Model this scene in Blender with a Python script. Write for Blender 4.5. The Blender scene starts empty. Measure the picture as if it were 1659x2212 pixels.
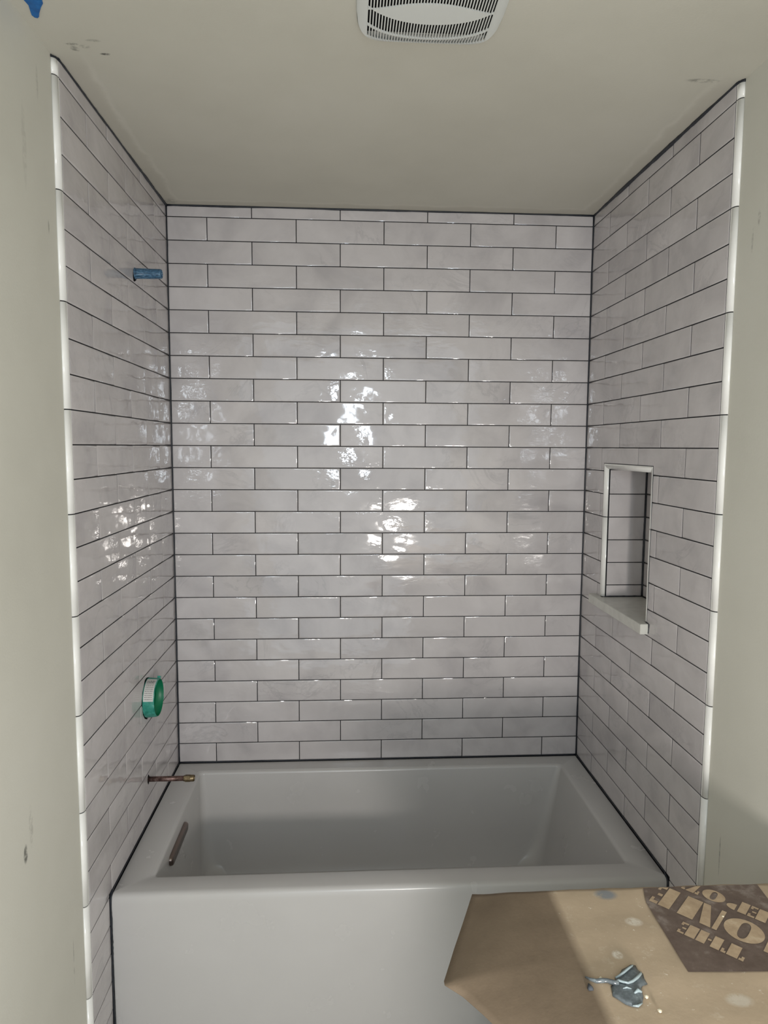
import bpy, bmesh, math, random
from mathutils import Matrix, Vector
random.seed(7)
SC = bpy.context.scene
COL = SC.collection
PI = math.pi

# ------------------------------------------------------------------ camera
W, H = 1.4912, 2.442              # alcove width between tile faces, ceiling height
cam_d = bpy.data.cameras.new('camera')
cam = bpy.data.objects.new('camera', cam_d)
COL.objects.link(cam)
rx, rr, rz = 1.476123843, 0.005541614, -0.057792960
cam.matrix_world = Matrix.Translation((0.608972, -2.473606, 1.621721)) @ Matrix.Rotation(rz, 4, 'Z') @ Matrix.Rotation(rx, 4, 'X') @ Matrix.Rotation(rr, 4, 'Z')
cam_d.sensor_fit = 'HORIZONTAL'
cam_d.sensor_width = 36.0
cam_d.lens = 1483.9865 / 1659 * 36.0
cam_d.clip_start = 0.02
SC.camera = cam

# ------------------------------------------------------------------ light
world = bpy.data.worlds.new('world')
SC.world = world
world.use_nodes = True
bg = world.node_tree.nodes['Background']
bg.inputs[0].default_value = (0.86, 0.945, 1.0, 1)
bg.inputs[1].default_value = 1.40


def area(name, loc, target, sx, sy, power, color, shape='RECTANGLE'):
    d = bpy.data.lights.new(name, 'AREA')
    d.shape = shape
    d.size = sx
    d.size_y = sy
    d.energy = power
    d.color = color
    o = bpy.data.objects.new(name, d)
    COL.objects.link(o)
    o.location = loc
    v = Vector(target) - Vector(loc)
    o.rotation_euler = v.to_track_quat('-Z', 'Z').to_euler()
    return o


area('work_lamp', (0.97, -2.62, 1.00), (0.80, 0.0, 1.35), 0.070, 0.150, 14.5, (1.0, 0.94, 0.88))
area('window_daylight', (0.70, -3.30, 1.80), (0.70, 0.0, 1.3), 0.09, 0.80, 7.0, (0.80, 0.90, 1.0))

SC.view_settings.view_transform = 'Standard'
SC.view_settings.look = 'None'
SC.view_settings.gamma = 1.0
SC.view_settings.use_curve_mapping = False
SC.view_settings.exposure = 0.0


# ------------------------------------------------------------------ materials
def srgb(r, g, b):
    f = lambda c: (c / 255 / 12.92) if c / 255 <= 0.04045 else ((c / 255 + 0.055) / 1.055) ** 2.4
    return (f(r), f(g), f(b), 1)


class NT:
    def __init__(s, name):
        s.m = bpy.data.materials.new(name)
        s.m.use_nodes = True
        s.t = s.m.node_tree
        s.b = s.t.nodes['Principled BSDF']
        s.pos = None

    def n(s, kind, **kw):
        nd = s.t.nodes.new(kind)
        for k, v in kw.items():
            if k.startswith('i_'):
                key = k[2:]
                nd.inputs[int(key) if key.isdigit() else key].default_value = v
            else:
                setattr(nd, k, v)
        return nd

    def l(s, a, b):
        s.t.links.new(a, b)

    def position(s):
        if s.pos is None:
            s.pos = s.n('ShaderNodeNewGeometry').outputs['Position']
        return s.pos

    def noise(s, scale, detail=4, rough=0.55, vec=None, stretch=None, dist=0.0):
        nd = s.n('ShaderNodeTexNoise')
        nd.inputs['Scale'].default_value = scale
        nd.inputs['Detail'].default_value = detail
        nd.inputs['Roughness'].default_value = rough
        nd.inputs['Distortion'].default_value = dist
        v = vec or s.position()
        if stretch:
            mp = s.n('ShaderNodeMapping')
            mp.inputs['Scale'].default_value = stretch
            s.l(v, mp.inputs['Vector'])
            v = mp.outputs[0]
        s.l(v, nd.inputs['Vector'])
        return nd.outputs['Fac']

    def ramp(s, fac, stops):
        r = s.n('ShaderNodeValToRGB')
        e = r.color_ramp.elements
        while len(e) < len(stops):
            e.new(0.5)
        for el, (p, c) in zip(e, stops):
            el.position = p
            el.color = c
        s.l(fac, r.inputs[0])
        return r.outputs[0]

    def mix(s, fac, a, b, mode='MIX'):
        m = s.n('ShaderNodeMix', data_type='RGBA', blend_type=mode)
        for sock, v in ((m.inputs[0], fac), (m.inputs[6], a), (m.inputs[7], b)):
            if hasattr(v, 'is_output'):
                s.l(v, sock)
            else:
                sock.default_value = v
        return m.outputs[2]

    def math(s, op, a, b=0.0, clamp=False):
        m = s.n('ShaderNodeMath', operation=op, use_clamp=clamp)
        for sock, v in ((m.inputs[0], a), (m.inputs[1], b)):
            if hasattr(v, 'is_output'):
                s.l(v, sock)
            else:
                sock.default_value = v
        return m.outputs[0]

    def bump(s, height, strength, dist=0.001, prev=None):
        b = s.n('ShaderNodeBump')
        b.inputs['Strength'].default_value = strength
        b.inputs['Distance'].default_value = dist
        s.l(height, b.inputs['Height'])
        if prev:
            s.l(prev, b.inputs['Normal'])
        return b.outputs[0]

    def out(s, color=None, rough=0.5, normal=None, metal=0.0, spec=0.5, coat=0.0):
        if color is not None:
            if hasattr(color, 'is_output'):
                s.l(color, s.b.inputs['Base Color'])
            else:
                s.b.inputs['Base Color'].default_value = color
        if hasattr(rough, 'is_output'):
            s.l(rough, s.b.inputs['Roughness'])
        else:
            s.b.inputs['Roughness'].default_value = rough
        if normal is not None:
            s.l(normal, s.b.inputs['Normal'])
        s.b.inputs['Metallic'].default_value = metal
        s.b.inputs['Specular IOR Level'].default_value = spec
        s.b.inputs['Coat Weight'].default_value = coat
        return s.m

    def spot(s, c, rad, nscale=60.0, thr=0.5):
        """mask of a smudge: a stain at a fixed place on the surface, broken up by noise"""
        v = s.n('ShaderNodeVectorMath', operation='SUBTRACT')
        s.l(s.position(), v.inputs[0])
        v.inputs[1].default_value = c
        d = s.n('ShaderNodeVectorMath', operation='DIVIDE')
        s.l(v.outputs[0], d.inputs[0])
        d.inputs[1].default_value = rad
        ln = s.n('ShaderNodeVectorMath', operation='LENGTH')
        s.l(d.outputs[0], ln.inputs[0])
        m = s.math('SUBTRACT', 1.0, ln.outputs['Value'], True)
        nn = s.noise(nscale, 4, 0.7)
        nn = s.math('MULTIPLY', s.math('SUBTRACT', nn, thr - 0.1), 6.0, True)
        return s.math('MULTIPLY', s.math('MULTIPLY', m, 2.2, True), nn, True)


def mat_tile():
    t = NT('glazed_tile')
    rnd = t.n('ShaderNodeObjectInfo').outputs['Random']
    off = t.n('ShaderNodeCombineXYZ')
    t.l(t.math('MULTIPLY', rnd, 13.0), off.inputs[0])
    t.l(t.math('MULTIPLY', rnd, 29.0), off.inputs[1])
    t.l(t.math('MULTIPLY', rnd, 7.0), off.inputs[2])
    add = t.n('ShaderNodeVectorMath', operation='ADD')
    t.l(t.position(), add.inputs[0])
    t.l(off.outputs[0], add.inputs[1])
    v = add.outputs[0]
    cloud = t.noise(5.5, 5, 0.55, v, dist=0.6)
    col = t.ramp(cloud, [(0.30, srgb(183, 178, 179)), (0.5, srgb(198, 193, 193)), (0.72, srgb(208, 203, 203))])
    vein = t.noise(4.2, 7, 0.62, v, dist=1.6)
    vm = t.math('ABSOLUTE', t.math('SUBTRACT', vein, 0.5))
    vm = t.math('SUBTRACT', 1.0, t.math('MULTIPLY', vm, 34.0), True)
    patch = t.math('MULTIPLY', t.math('SUBTRACT', t.noise(3.3, 2, 0.5, v), 0.52), 7.0, True)
    col = t.mix(t.math('MULTIPLY', t.math('MULTIPLY', vm, patch), 0.26), col, srgb(140, 138, 142))
    tone = t.math('ADD', t.math('MULTIPLY', rnd, 0.09), 0.94)
    tc = t.n('ShaderNodeCombineColor')
    for i in range(3):
        t.l(tone, tc.inputs[i])
    col = t.mix(1.0, col, tc.outputs[0], 'MULTIPLY')
    n1 = t.bump(t.noise(15.0, 2, 0.5, v, stretch=(0.5, 0.5, 1.0)), 1.0, 0.0021)
    wr = t.math('MULTIPLY', t.math('SUBTRACT', t.noise(9.0, 2, 0.5, v), 0.44), 7.0, True)       # wrinkled patches of glaze
    h2 = t.math('MULTIPLY', t.noise(72.0, 2, 0.6, v, stretch=(0.42, 0.42, 1.0)), t.math('ADD', t.math('MULTIPLY', wr, 0.85), 0.15))
    n2 = t.bump(h2, 1.0, 0.00068, n1)
    return t.out(col, 0.06, n2, spec=0.62)


def mat_trim():
    t = NT('white_glazed_trim')
    c = t.ramp(t.noise(18, 3), [(0.3, srgb(238, 237, 233)), (0.7, srgb(246, 245, 241))])
    return t.out(c, 0.16, t.bump(t.noise(40, 2), 0.5, 0.0006))


def mat_grout():
    t = NT('charcoal_grout')
    c = t.ramp(t.noise(260, 3), [(0.3, srgb(22, 23, 27)), (0.7, srgb(34, 35, 39))])
    return t.out(c, 0.75, t.bump(t.noise(400, 3), 0.6, 0.0006), spec=0.3)


def mat_caulk():
    t = NT('black_caulk')
    c = t.ramp(t.noise(60, 3), [(0.3, srgb(28, 32, 38)), (0.7, srgb(40, 44, 52))])
    return t.out(c, 0.42, t.bump(t.noise(80, 3), 0.6, 0.001), spec=0.4)


def mat_paint(name, base, dark, light, marks, lightbands=None):
    t = NT(name)
    c = t.ramp(t.noise(1.7, 4, 0.6), [(0.3, dark), (0.5, base), (0.75, light)])
    if lightbands:
        for fac, colr in lightbands(t):
            c = t.mix(fac, c, colr)
    for pos, rad, colr, amt, ns in marks:
        c = t.mix(t.math('MULTIPLY', t.spot(pos, rad, ns), amt), c, colr)
    n1 = t.bump(t.noise(2.6, 3), 0.5, 0.006)
    n2 = t.bump(t.noise(190, 3), 0.35, 0.0006, n1)
    return t.out(c, 0.72, n2, spec=0.3)


def ceil_band(t):
    # smeared filler along the tiled edges of the ceiling
    sx = t.n('ShaderNodeSeparateXYZ')
    t.l(t.position(), sx.inputs[0])
    x, y = sx.outputs[0], sx.outputs[1]
    dl = x
    dr = t.math('SUBTRACT', W, x)
    db = t.math('MULTIPLY', y, -1.0)
    d = t.math('MINIMUM', t.math('MINIMUM', dl, dr), db)
    d = t.math('ADD', d, t.math('MULTIPLY', t.math('SUBTRACT', t.noise(7, 4, 0.6), 0.5), 0.06))
    a = t.math('MULTIPLY', t.math('SUBTRACT', 0.055, d), 40.0, True)
    edge = t.math('MULTIPLY', t.math('SUBTRACT', 1.0, t.math('MULTIPLY', t.math('ABSOLUTE', t.math('SUBTRACT', d, 0.050)), 90.0), True), t.noise(14, 3))
    inal = t.math('MULTIPLY', t.math('ADD', y, 0.93), 12.0, True)
    a = t.math('MULTIPLY', a, inal)
    return [(t.math('MULTIPLY', a, 0.35), srgb(178, 172, 160)), (t.math('MULTIPLY', edge, t.math('MULTIPLY', inal, 0.45)), srgb(222, 218, 208))]


G = srgb(70, 70, 66)
M = {}
M['tile'] = mat_tile()
M['trim'] = mat_trim()
M['grout'] = mat_grout()
M['caulk'] = mat_caulk()
M['ceiling'] = mat_paint('ceiling_paint', srgb(196, 193, 181), srgb(190, 187, 175), srgb(201, 198, 187),
    [((0.049, -0.943, 2.442), (0.016, 0.006, 0.02), G, 0.5, 120), ((0.049, -0.926, 2.442), (0.010, 0.012, 0.02), G, 0.5, 90),
     ((0.073, -0.936, 2.442), (0.012, 0.008, 0.02), G, 0.4, 90), ((0.097, -0.958, 2.442), (0.018, 0.006, 0.02), G, 0.35, 90), ((0.106, -0.910, 2.442), (0.013, 0.005, 0.02), G, 0.9, 160),
     ((1.411, -0.893, 2.442), (0.045, 0.010, 0.02), G, 0.5, 50), ((0.02, -0.03, 2.442), (0.03, 0.03, 0.02), G, 0.35, 60)], ceil_band)
M['wall_l'] = mat_paint('left_wall_paint', srgb(206, 204, 193), srgb(200, 198, 187), srgb(211, 209, 199),
    [((-0.01, -1.168, 0.828), (0.02, 0.010, 0.022), G, 0.8, 60), ((-0.01, -1.141, 0.870), (0.02, 0.010, 0.05), G, 0.25, 60),
     ((-0.01, -1.045, 2.20), (0.02, 0.012, 0.09), G, 0.13, 60), ((-0.01, -0.975, 2.348), (0.02, 0.006, 0.04), G, 0.2, 60),
     ((-0.01, -0.965, 0.44), (0.02, 0.003, 0.07), G, 0.4, 30), ((-0.01, -0.945, 2.08), (0.02, 0.004, 0.02), G, 0.4, 60)])
M['wall_r'] = mat_paint('right_wall_paint', srgb(206, 204, 193), srgb(200, 198, 187), srgb(211, 209, 199),
    [((W + .01, -0.989, 2.118), (0.02, 0.006, 0.02), G, 0.35, 60), ((W + .01, -0.97, 0.66), (0.02, 0.003, 0.06), G, 0.5, 30),
     ((W + .01, -0.968, 2.076), (0.02, 0.004, 0.03), G, 0.3, 60)])
M['floor'] = NT('floor_concrete').out(srgb(205, 200, 190), 0.7)
t = NT('tub_acrylic')
M['tub'] = t.out(t.ramp(t.noise(3, 3), [(0.3, srgb(188, 186, 184)), (0.7, srgb(193, 191, 189))]), t.math('ADD', 0.17, t.math('MULTIPLY', t.noise(9, 4), 0.16)), None, spec=0.5)
t = NT('sill_stone')
M['sill'] = t.out(t.ramp(t.noise(30, 4), [(0.3, srgb(196, 195, 188)), (0.7, srgb(214, 213, 206))]), 0.3)
t = NT('blue_plastic')
nb = t.noise(120, 4, 0.6, stretch=(1.0, 3.0, 3.0))
M['blue'] = t.out(t.ramp(nb, [(0.35, srgb(34, 58, 82)), (0.55, srgb(66, 106, 136)), (0.75, srgb(120, 150, 172))]), 0.35, t.bump(nb, 0.4, 0.0006))
M['black'] = NT('dark_hole').out(srgb(14, 14, 15), 0.9, spec=0.1)
t = NT('green_plastic')
ng = t.noise(55, 5, 0.65)
M['green'] = t.out(t.ramp(ng, [(0.35, srgb(30, 120, 104)), (0.55, srgb(60, 150, 134)), (0.72, srgb(135, 178, 172))]), 0.42, t.bump(ng, 0.4, 0.0006))
M['green_in'] = NT('green_plastic_inside').out(srgb(0, 112, 76), 0.4)
M['label'] = NT('label_paper').out(srgb(205, 204, 200), 0.6)
M['ink'] = NT('label_ink').out(srgb(50, 50, 52), 0.7)
t = NT('aged_copper')
nc = t.noise(75, 5, 0.65)
M['copper'] = t.out(t.ramp(nc, [(0.35, srgb(72, 54, 50)), (0.55, srgb(116, 92, 86)), (0.72, srgb(160, 142, 138))]), 0.42, t.bump(nc, 0.3, 0.0005), metal=0.7)
t = NT('tarnished_brass')
nc = t.noise(95, 5, 0.65)
M['brass'] = t.out(t.ramp(nc, [(0.35, srgb(82, 70, 52)), (0.6, srgb(124, 108, 80)), (0.75, srgb(160, 144, 116))]), 0.42, t.bump(nc, 0.4, 0.0006), metal=0.8)
M['bronze'] = NT('brushed_nickel').out(srgb(118, 106, 99), 0.3, metal=0.9)
M['plastic'] = NT('white_plastic').out(srgb(208, 210, 206), 0.45)
t = NT('blue_tape')
M['tape'] = t.out(t.ramp(t.noise(90, 3), [(0.3, srgb(16, 84, 150)), (0.7, srgb(24, 108, 178))]), 0.6)
M['cab'] = NT('cabinet_paint').out(srgb(205, 205, 200), 0.45)

t = NT('kraft_paper')
c = t.ramp(t.noise(9, 6, 0.6), [(0.3, srgb(116, 101, 84)), (0.5, srgb(126, 110, 92)), (0.72, srgb(134, 118, 99))])  # base kept dark: the flap's shade is put into the paper colour
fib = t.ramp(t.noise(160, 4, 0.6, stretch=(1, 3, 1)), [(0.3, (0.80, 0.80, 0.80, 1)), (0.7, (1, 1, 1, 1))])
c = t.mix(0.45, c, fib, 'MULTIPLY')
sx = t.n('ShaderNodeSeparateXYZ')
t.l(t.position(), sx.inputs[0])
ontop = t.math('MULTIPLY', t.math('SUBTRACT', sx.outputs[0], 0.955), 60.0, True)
dust_light = t.math('ADD', 0.50, t.math('MULTIPLY', t.noise(13, 6, 0.7), 0.35))      # worn, dusty upper face, also painted paler so the flap reads as shaded
c = t.mix(t.math('MULTIPLY', dust_light, ontop), c, srgb(200, 180, 154))
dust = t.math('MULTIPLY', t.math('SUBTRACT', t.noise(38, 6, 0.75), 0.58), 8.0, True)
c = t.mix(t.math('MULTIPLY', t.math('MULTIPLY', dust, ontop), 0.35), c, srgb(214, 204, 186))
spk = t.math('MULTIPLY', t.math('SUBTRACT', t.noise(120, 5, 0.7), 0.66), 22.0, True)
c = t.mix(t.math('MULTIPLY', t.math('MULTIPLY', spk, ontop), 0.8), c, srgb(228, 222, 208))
for pos, rad, colr, amt, ns in [((1.055, -1.389, .86), (.022, .016, .02), srgb(128, 134, 140), 0.9, 60),
                                ((1.075, -1.458, .86), (.016, .012, .02), srgb(225, 218, 205), 0.7, 150),
                                ((1.02, -1.527, .86), (.009, .010, .02), srgb(225, 218, 205), 0.8, 110),
                                ((1.155, -1.620, .86), (.022, .014, .02), srgb(215, 210, 198), 0.5, 110),
                                ((1.235, -1.598, .86), (.010, .010, .02), srgb(222, 212, 188), 0.95, 20)]:
    c = t.mix(t.math('MULTIPLY', t.spot(pos, rad, ns, 0.42), amt), c, colr)
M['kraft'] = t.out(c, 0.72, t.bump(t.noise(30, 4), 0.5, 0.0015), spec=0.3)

t = NT('dark_print')
c = t.ramp(t.noise(26, 6, 0.7), [(0.35, srgb(92, 78, 70)), (0.55, srgb(106, 92, 84)), (0.75, srgb(150, 140, 132))])
M['print'] = t.out(c, 0.62, spec=0.35)
t = NT('kraft_letter')
c = t.ramp(t.noise(40, 5, 0.65), [(0.35, srgb(166, 144, 118)), (0.6, srgb(184, 162, 134)), (0.8, srgb(205, 190, 166))])
M['letter'] = t.out(c, 0.7)
t = NT('wet_mortar')
nm = t.noise(70, 4, 0.6)
M['mortar'] = t.out(t.ramp(nm, [(0.3, srgb(76, 82, 86)), (0.55, srgb(100, 108, 112)), (0.75, srgb(134, 146, 150))]), 0.22, t.bump(nm, 0.7, 0.002))
M['mortar_hi'] = NT('pale_mortar').out(srgb(146, 160, 164), 0.28)
M['chip'] = NT('dry_mortar').out(srgb(70, 74, 80), 0.8)
M['crumb'] = NT('pale_crumb').out(srgb(222, 214, 190), 0.7)


# ------------------------------------------------------------------ mesh helpers
def obj(name, me, m=None, parent=None, **props):
    if isinstance(me, bmesh.types.BMesh):
        b = me
        me = bpy.data.meshes.new(name)
        b.to_mesh(me)
        b.free()
    if m is not None and not me.materials:
        me.materials.append(m)
    o = bpy.data.objects.new(name, me)
    COL.objects.link(o)
    if parent:
        o.parent = parent
    for k, v in props.items():
        o[k] = v
    return o


def add_box(bm, x0, x1, y0, y1, z0, z1, bev=0.0, seg=2):
    r = bmesh.ops.create_cube(bm, size=1.0)
    for v in r['verts']:
        v.co = Vector(((x0 + x1) / 2 + v.co.x * (x1 - x0), (y0 + y1) / 2 + v.co.y * (y1 - y0), (z0 + z1) / 2 + v.co.z * (z1 - z0)))
    if bev:
        es = list({e for v in r['verts'] for e in v.link_edges})
        bmesh.ops.bevel(bm, geom=es, offset=bev, segments=seg, affect='EDGES', profile=0.5)


def frame_of(pts, i, closed=False):
    n = len(pts)
    a = pts[(i - 1) % n] if closed or i > 0 else pts[i]
    b = pts[(i + 1) % n] if closed or i < n - 1 else pts[i]
    return (b - a).normalized()


def add_tube(bm, pts, rad, seg=10, cap=True, flat=None):
    pts = [Vector(p) for p in pts]
    rings = []
    for i, p in enumerate(pts):
        tdir = frame_of(pts, i)
        up = Vector((0, 0, 1)) if abs(tdir.z) < 0.9 else Vector((1, 0, 0))
        s = tdir.cross(up).normalized()
        u = s.cross(tdir)
        r = rad[i] if isinstance(rad, (list, tuple)) else rad
        rings.append([bm.verts.new(p + s * (r * math.cos(2 * PI * k / seg)) + u * (r * math.sin(2 * PI * k / seg))) for k in range(seg)])
    for a, b in zip(rings, rings[1:]):
        for k in range(seg):
            f = bm.faces.new((a[k], a[(k + 1) % seg], b[(k + 1) % seg], b[k]))
            f.smooth = True
    if cap:
        bm.faces.new(rings[0][::-1])
        bm.faces.new(rings[-1])


def add_revolve(bm, prof, center, axis='X', seg=48, smooth=True, wob=0.0):
    """prof: list of (height along axis, radius)"""
    c = Vector(center)
    rings = []
    for h, r in prof:
        ring = []
        for k in range(seg):
            a = 2 * PI * k / seg
            rr_ = r * (1 + wob * math.sin(3 * a + 1) + wob * 0.6 * math.sin(7 * a))
            if axis == 'X':
                ring.append(bm.verts.new(c + Vector((h, rr_ * math.cos(a), rr_ * math.sin(a)))))
            else:
                ring.append(bm.verts.new(c + Vector((rr_ * math.cos(a), rr_ * math.sin(a), h))))
        rings.append(ring)
    for a, b in zip(rings, rings[1:]):
        for k in range(seg):
            f = bm.faces.new((a[k], a[(k + 1) % seg], b[(k + 1) % seg], b[k]))
            f.smooth = smooth
    return rings


def fix(bm):
    bmesh.ops.recalc_face_normals(bm, faces=bm.faces)
    return bm


# tiles -------------------------------------------------------------
CH, CD = 0.0011, 0.0008           # rounded glazed arris
CS, SH = 0.00022, 0.0040          # slight cushion of the face towards its edges
TH = 0.0075
cache = {}


def tile_mesh(poly):
    """poly: counter-clockwise rectilinear outline around its own centre; local axes u, v, n"""
    key = tuple((round(a, 4), round(b, 4)) for a, b in poly)
    if key in cache:
        return cache[key]
    n = len(poly)

    def inset(d):
        out = []
        for i in range(n):
            p, q, r = Vector(poly[i - 1]), Vector(poly[i]), Vector(poly[(i + 1) % n])
            e1, e2 = (q - p).normalized(), (r - q).normalized()
            n1, n2 = Vector((-e1.y, e1.x)), Vector((-e2.y, e2.x))
            out.append(q + (n1 + n2) * d)
        return out
    us, vs = [p[0] for p in poly], [p[1] for p in poly]
    wide = min(min(abs(poly[i][0] - poly[i - 1][0]) + abs(poly[i][1] - poly[i - 1][1]) for i in range(n)), max(us) - min(us), max(vs) - min(vs))
    sh = min(SH, wide * 0.3)
    bm = bmesh.new()
    prof = [(0.0, -TH), (0.0, -CD), (min(CH, sh * 0.4), -CS), (sh, 0.0)]
    rings = [[bm.verts.new((a.x, a.y, z)) for a in inset(d)] for d, z in prof]
    for k, (A, B) in enumerate(zip(rings, rings[1:])):
        for i in range(n):
            j = (i + 1) % n
            f = bm.faces.new((A[i], A[j], B[j], B[i]))
            f.smooth = k > 0
    f = bm.faces.new(rings[-1])
    f.smooth = True
    bm.faces.new(rings[0][::-1])
    for e in bm.edges:
        if any(not fc.smooth for fc in e.link_faces):
            e.smooth = False
    me = bpy.data.meshes.new('tile')
    bm.to_mesh(me)
    bm.free()
    me.materials.append(M['tile'])
    cache[key] = me
    return me


def put_tile(parent, poly, origin, ua, va, na, tilt=0.0080, name='tile'):
    """poly in (u, v) plane coordinates"""
    us = [p[0] for p in poly]
    vs = [p[1] for p in poly]
    if max(us) - min(us) < 0.006 or max(vs) - min(vs) < 0.006:
        return
    cu, cv = (min(us) + max(us)) / 2, (min(vs) + max(vs)) / 2
    me = tile_mesh([(a - cu, b - cv) for a, b in poly])
    o = obj(name, me, None, parent)
    R = Matrix((ua, va, na)).transposed().to_4x4()
    small = min(1.0, 0.10 / max(max(us) - min(us), 0.02))
    cl = lambda v, m: max(-m, min(m, v))
    tl = Matrix.Rotation(cl(random.gauss(0, tilt), 0.009), 4, 'X') @ Matrix.Rotation(cl(random.gauss(0, tilt) * small, 0.0018), 4, 'Y')
    loc = Vector(origin) + Vector(ua) * cu + Vector(va) * cv + Vector(na) * random.uniform(0.0, 0.0003)
    o.matrix_local = Matrix.Translation(loc) @ R @ tl
    return o


P = 0.078
zk = lambda k: 0.457 + (24.94 - k) * P
GR = 0.0015                        # half a grout joint
TOPZ = H - 0.004
TUBZ = 0.457


def rect(a, b, c, d):
    return [(a, c), (b, c), (b, d), (a, d)]


# ------------------------------------------------------------------ setting
Y0 = -2.75                          # how far the room runs behind the camera
DL, DR = 0.8868, 0.8912             # depth of the tiled side walls
TT = 0.010                          # tile build-up above the painted drywall


def S(name, bm, m, **kw):
    return obj(name, fix(bm), m, None, kind='structure', **kw)


bm = bmesh.new()
add_box(bm, -0.12, W + 0.3, Y0, 0.14, -0.05, 0)
S('floor', bm, M['floor'], label='bare concrete bathroom floor hidden below the tub')
bm = bmesh.new()
add_box(bm, -0.12, W + 0.3, Y0, 0.14, H, H + 0.05)
ceiling = S('ceiling', bm, M['ceiling'], label='greige painted ceiling with dark scuffs above the tiled alcove')
bm = bmesh.new()
add_box(bm, -0.12, W + 0.3, TT, 0.14, 0, H)
wall_back = S('wall_back', bm, M['wall_l'], label='back wall of the alcove in glossy pale grey subway tiles')
bm = bmesh.new()
add_box(bm, -0.12, -TT, Y0, TT, 0, H)
wall_left = S('wall_left', bm, M['wall_l'], label='left wall, tiled around the tub and painted greige in front')
# right wall with the niche opening
NY0, NY1, NZ0, NZ1, NX = -0.5345, -0.2015, 1.083, 1.552, 1.632
bm = bmesh.new()
add_box(bm, W + TT, W + 0.2, Y0, NY0 - 0.008, 0, H)
add_box(bm, W + TT, W + 0.2, NY1 + 0.008, TT, 0, H)
add_box(bm, W + TT, W + 0.2, NY0 - 0.008, NY1 + 0.008, 0, NZ0)
add_box(bm, W + TT, W + 0.2, NY0 - 0.008, NY1 + 0.008, NZ1 + 0.008, H)
add_box(bm, NX + 0.008, W + 0.2, NY0 - 0.008, NY1 + 0.008, NZ0, NZ1 + 0.008)
wall_right = S('wall_right', bm, M['wall_r'], label='right wall with a recessed niche, tiled around the tub')

# grout beds
GD = 0.0015
bm = bmesh.new()
add_box(bm, 0, W, GD, TT, TUBZ - 0.02, H)
obj('grout', fix(bm), M['grout'], wall_back, label='charcoal grout')
bm = bmesh.new()
add_box(bm, -TT, -GD, -DL - 0.001, GD, 0, H)
obj('grout', fix(bm), M['grout'], wall_left, label='charcoal grout')
bm = bmesh.new()
x0, x1 = W + GD, W + TT
add_box(bm, x0, x1, -DR - 0.001, NY0 - 0.0135, 0, H)
add_box(bm, x0, x1, NY1 + 0.0135, GD, 0, H)
add_box(bm, x0, x1, NY0 - 0.0135, NY1 + 0.0135, 0, NZ0)
add_box(bm, x0, x1, NY0 - 0.0135, NY1 + 0.0135, NZ1 + 0.0135, H)
# lining of the niche
add_box(bm, x1, NX + 0.008, NY1 + GD, NY1 + 0.008, NZ0, NZ1 + 0.008)
add_box(bm, x1, NX + 0.008, NY0 - 0.008, NY0 - GD, NZ0, NZ1 + 0.008)
add_box(bm, x1, NX + 0.008, NY0 - 0.008, NY1 + 0.008, NZ1 + GD, NZ1 + 0.008)
add_box(bm, NX + GD, NX + 0.008, NY0, NY1, NZ0, NZ1 + 0.002)
obj('grout', fix(bm), M['grout'], wall_right, label='charcoal grout')

# back wall tiles: u = x, v = z, facing -y
UA, VA, NA = (1, 0, 0), (0, 0, 1), (0, -1, 0)
for r in range(-1, 25):
    zt = TOPZ if r < 0 else zk(r) - GR
    zb = zk(r + 1) + GR
    if r == 24:
        zb = TUBZ + 0.004
    js = [0.1369 + 0.305 * i for i in range(5)] if r % 2 == 0 else [0.2894 + 0.305 * i for i in range(4)]
    xs = [0.0035 - GR] + js + [W - 0.0035 + GR]
    for a, b in zip(xs, xs[1:]):
        put_tile(wall_back, rect(a + GR, b - GR, zb, zt), (0, 0, 0), UA, VA, NA)


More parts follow.
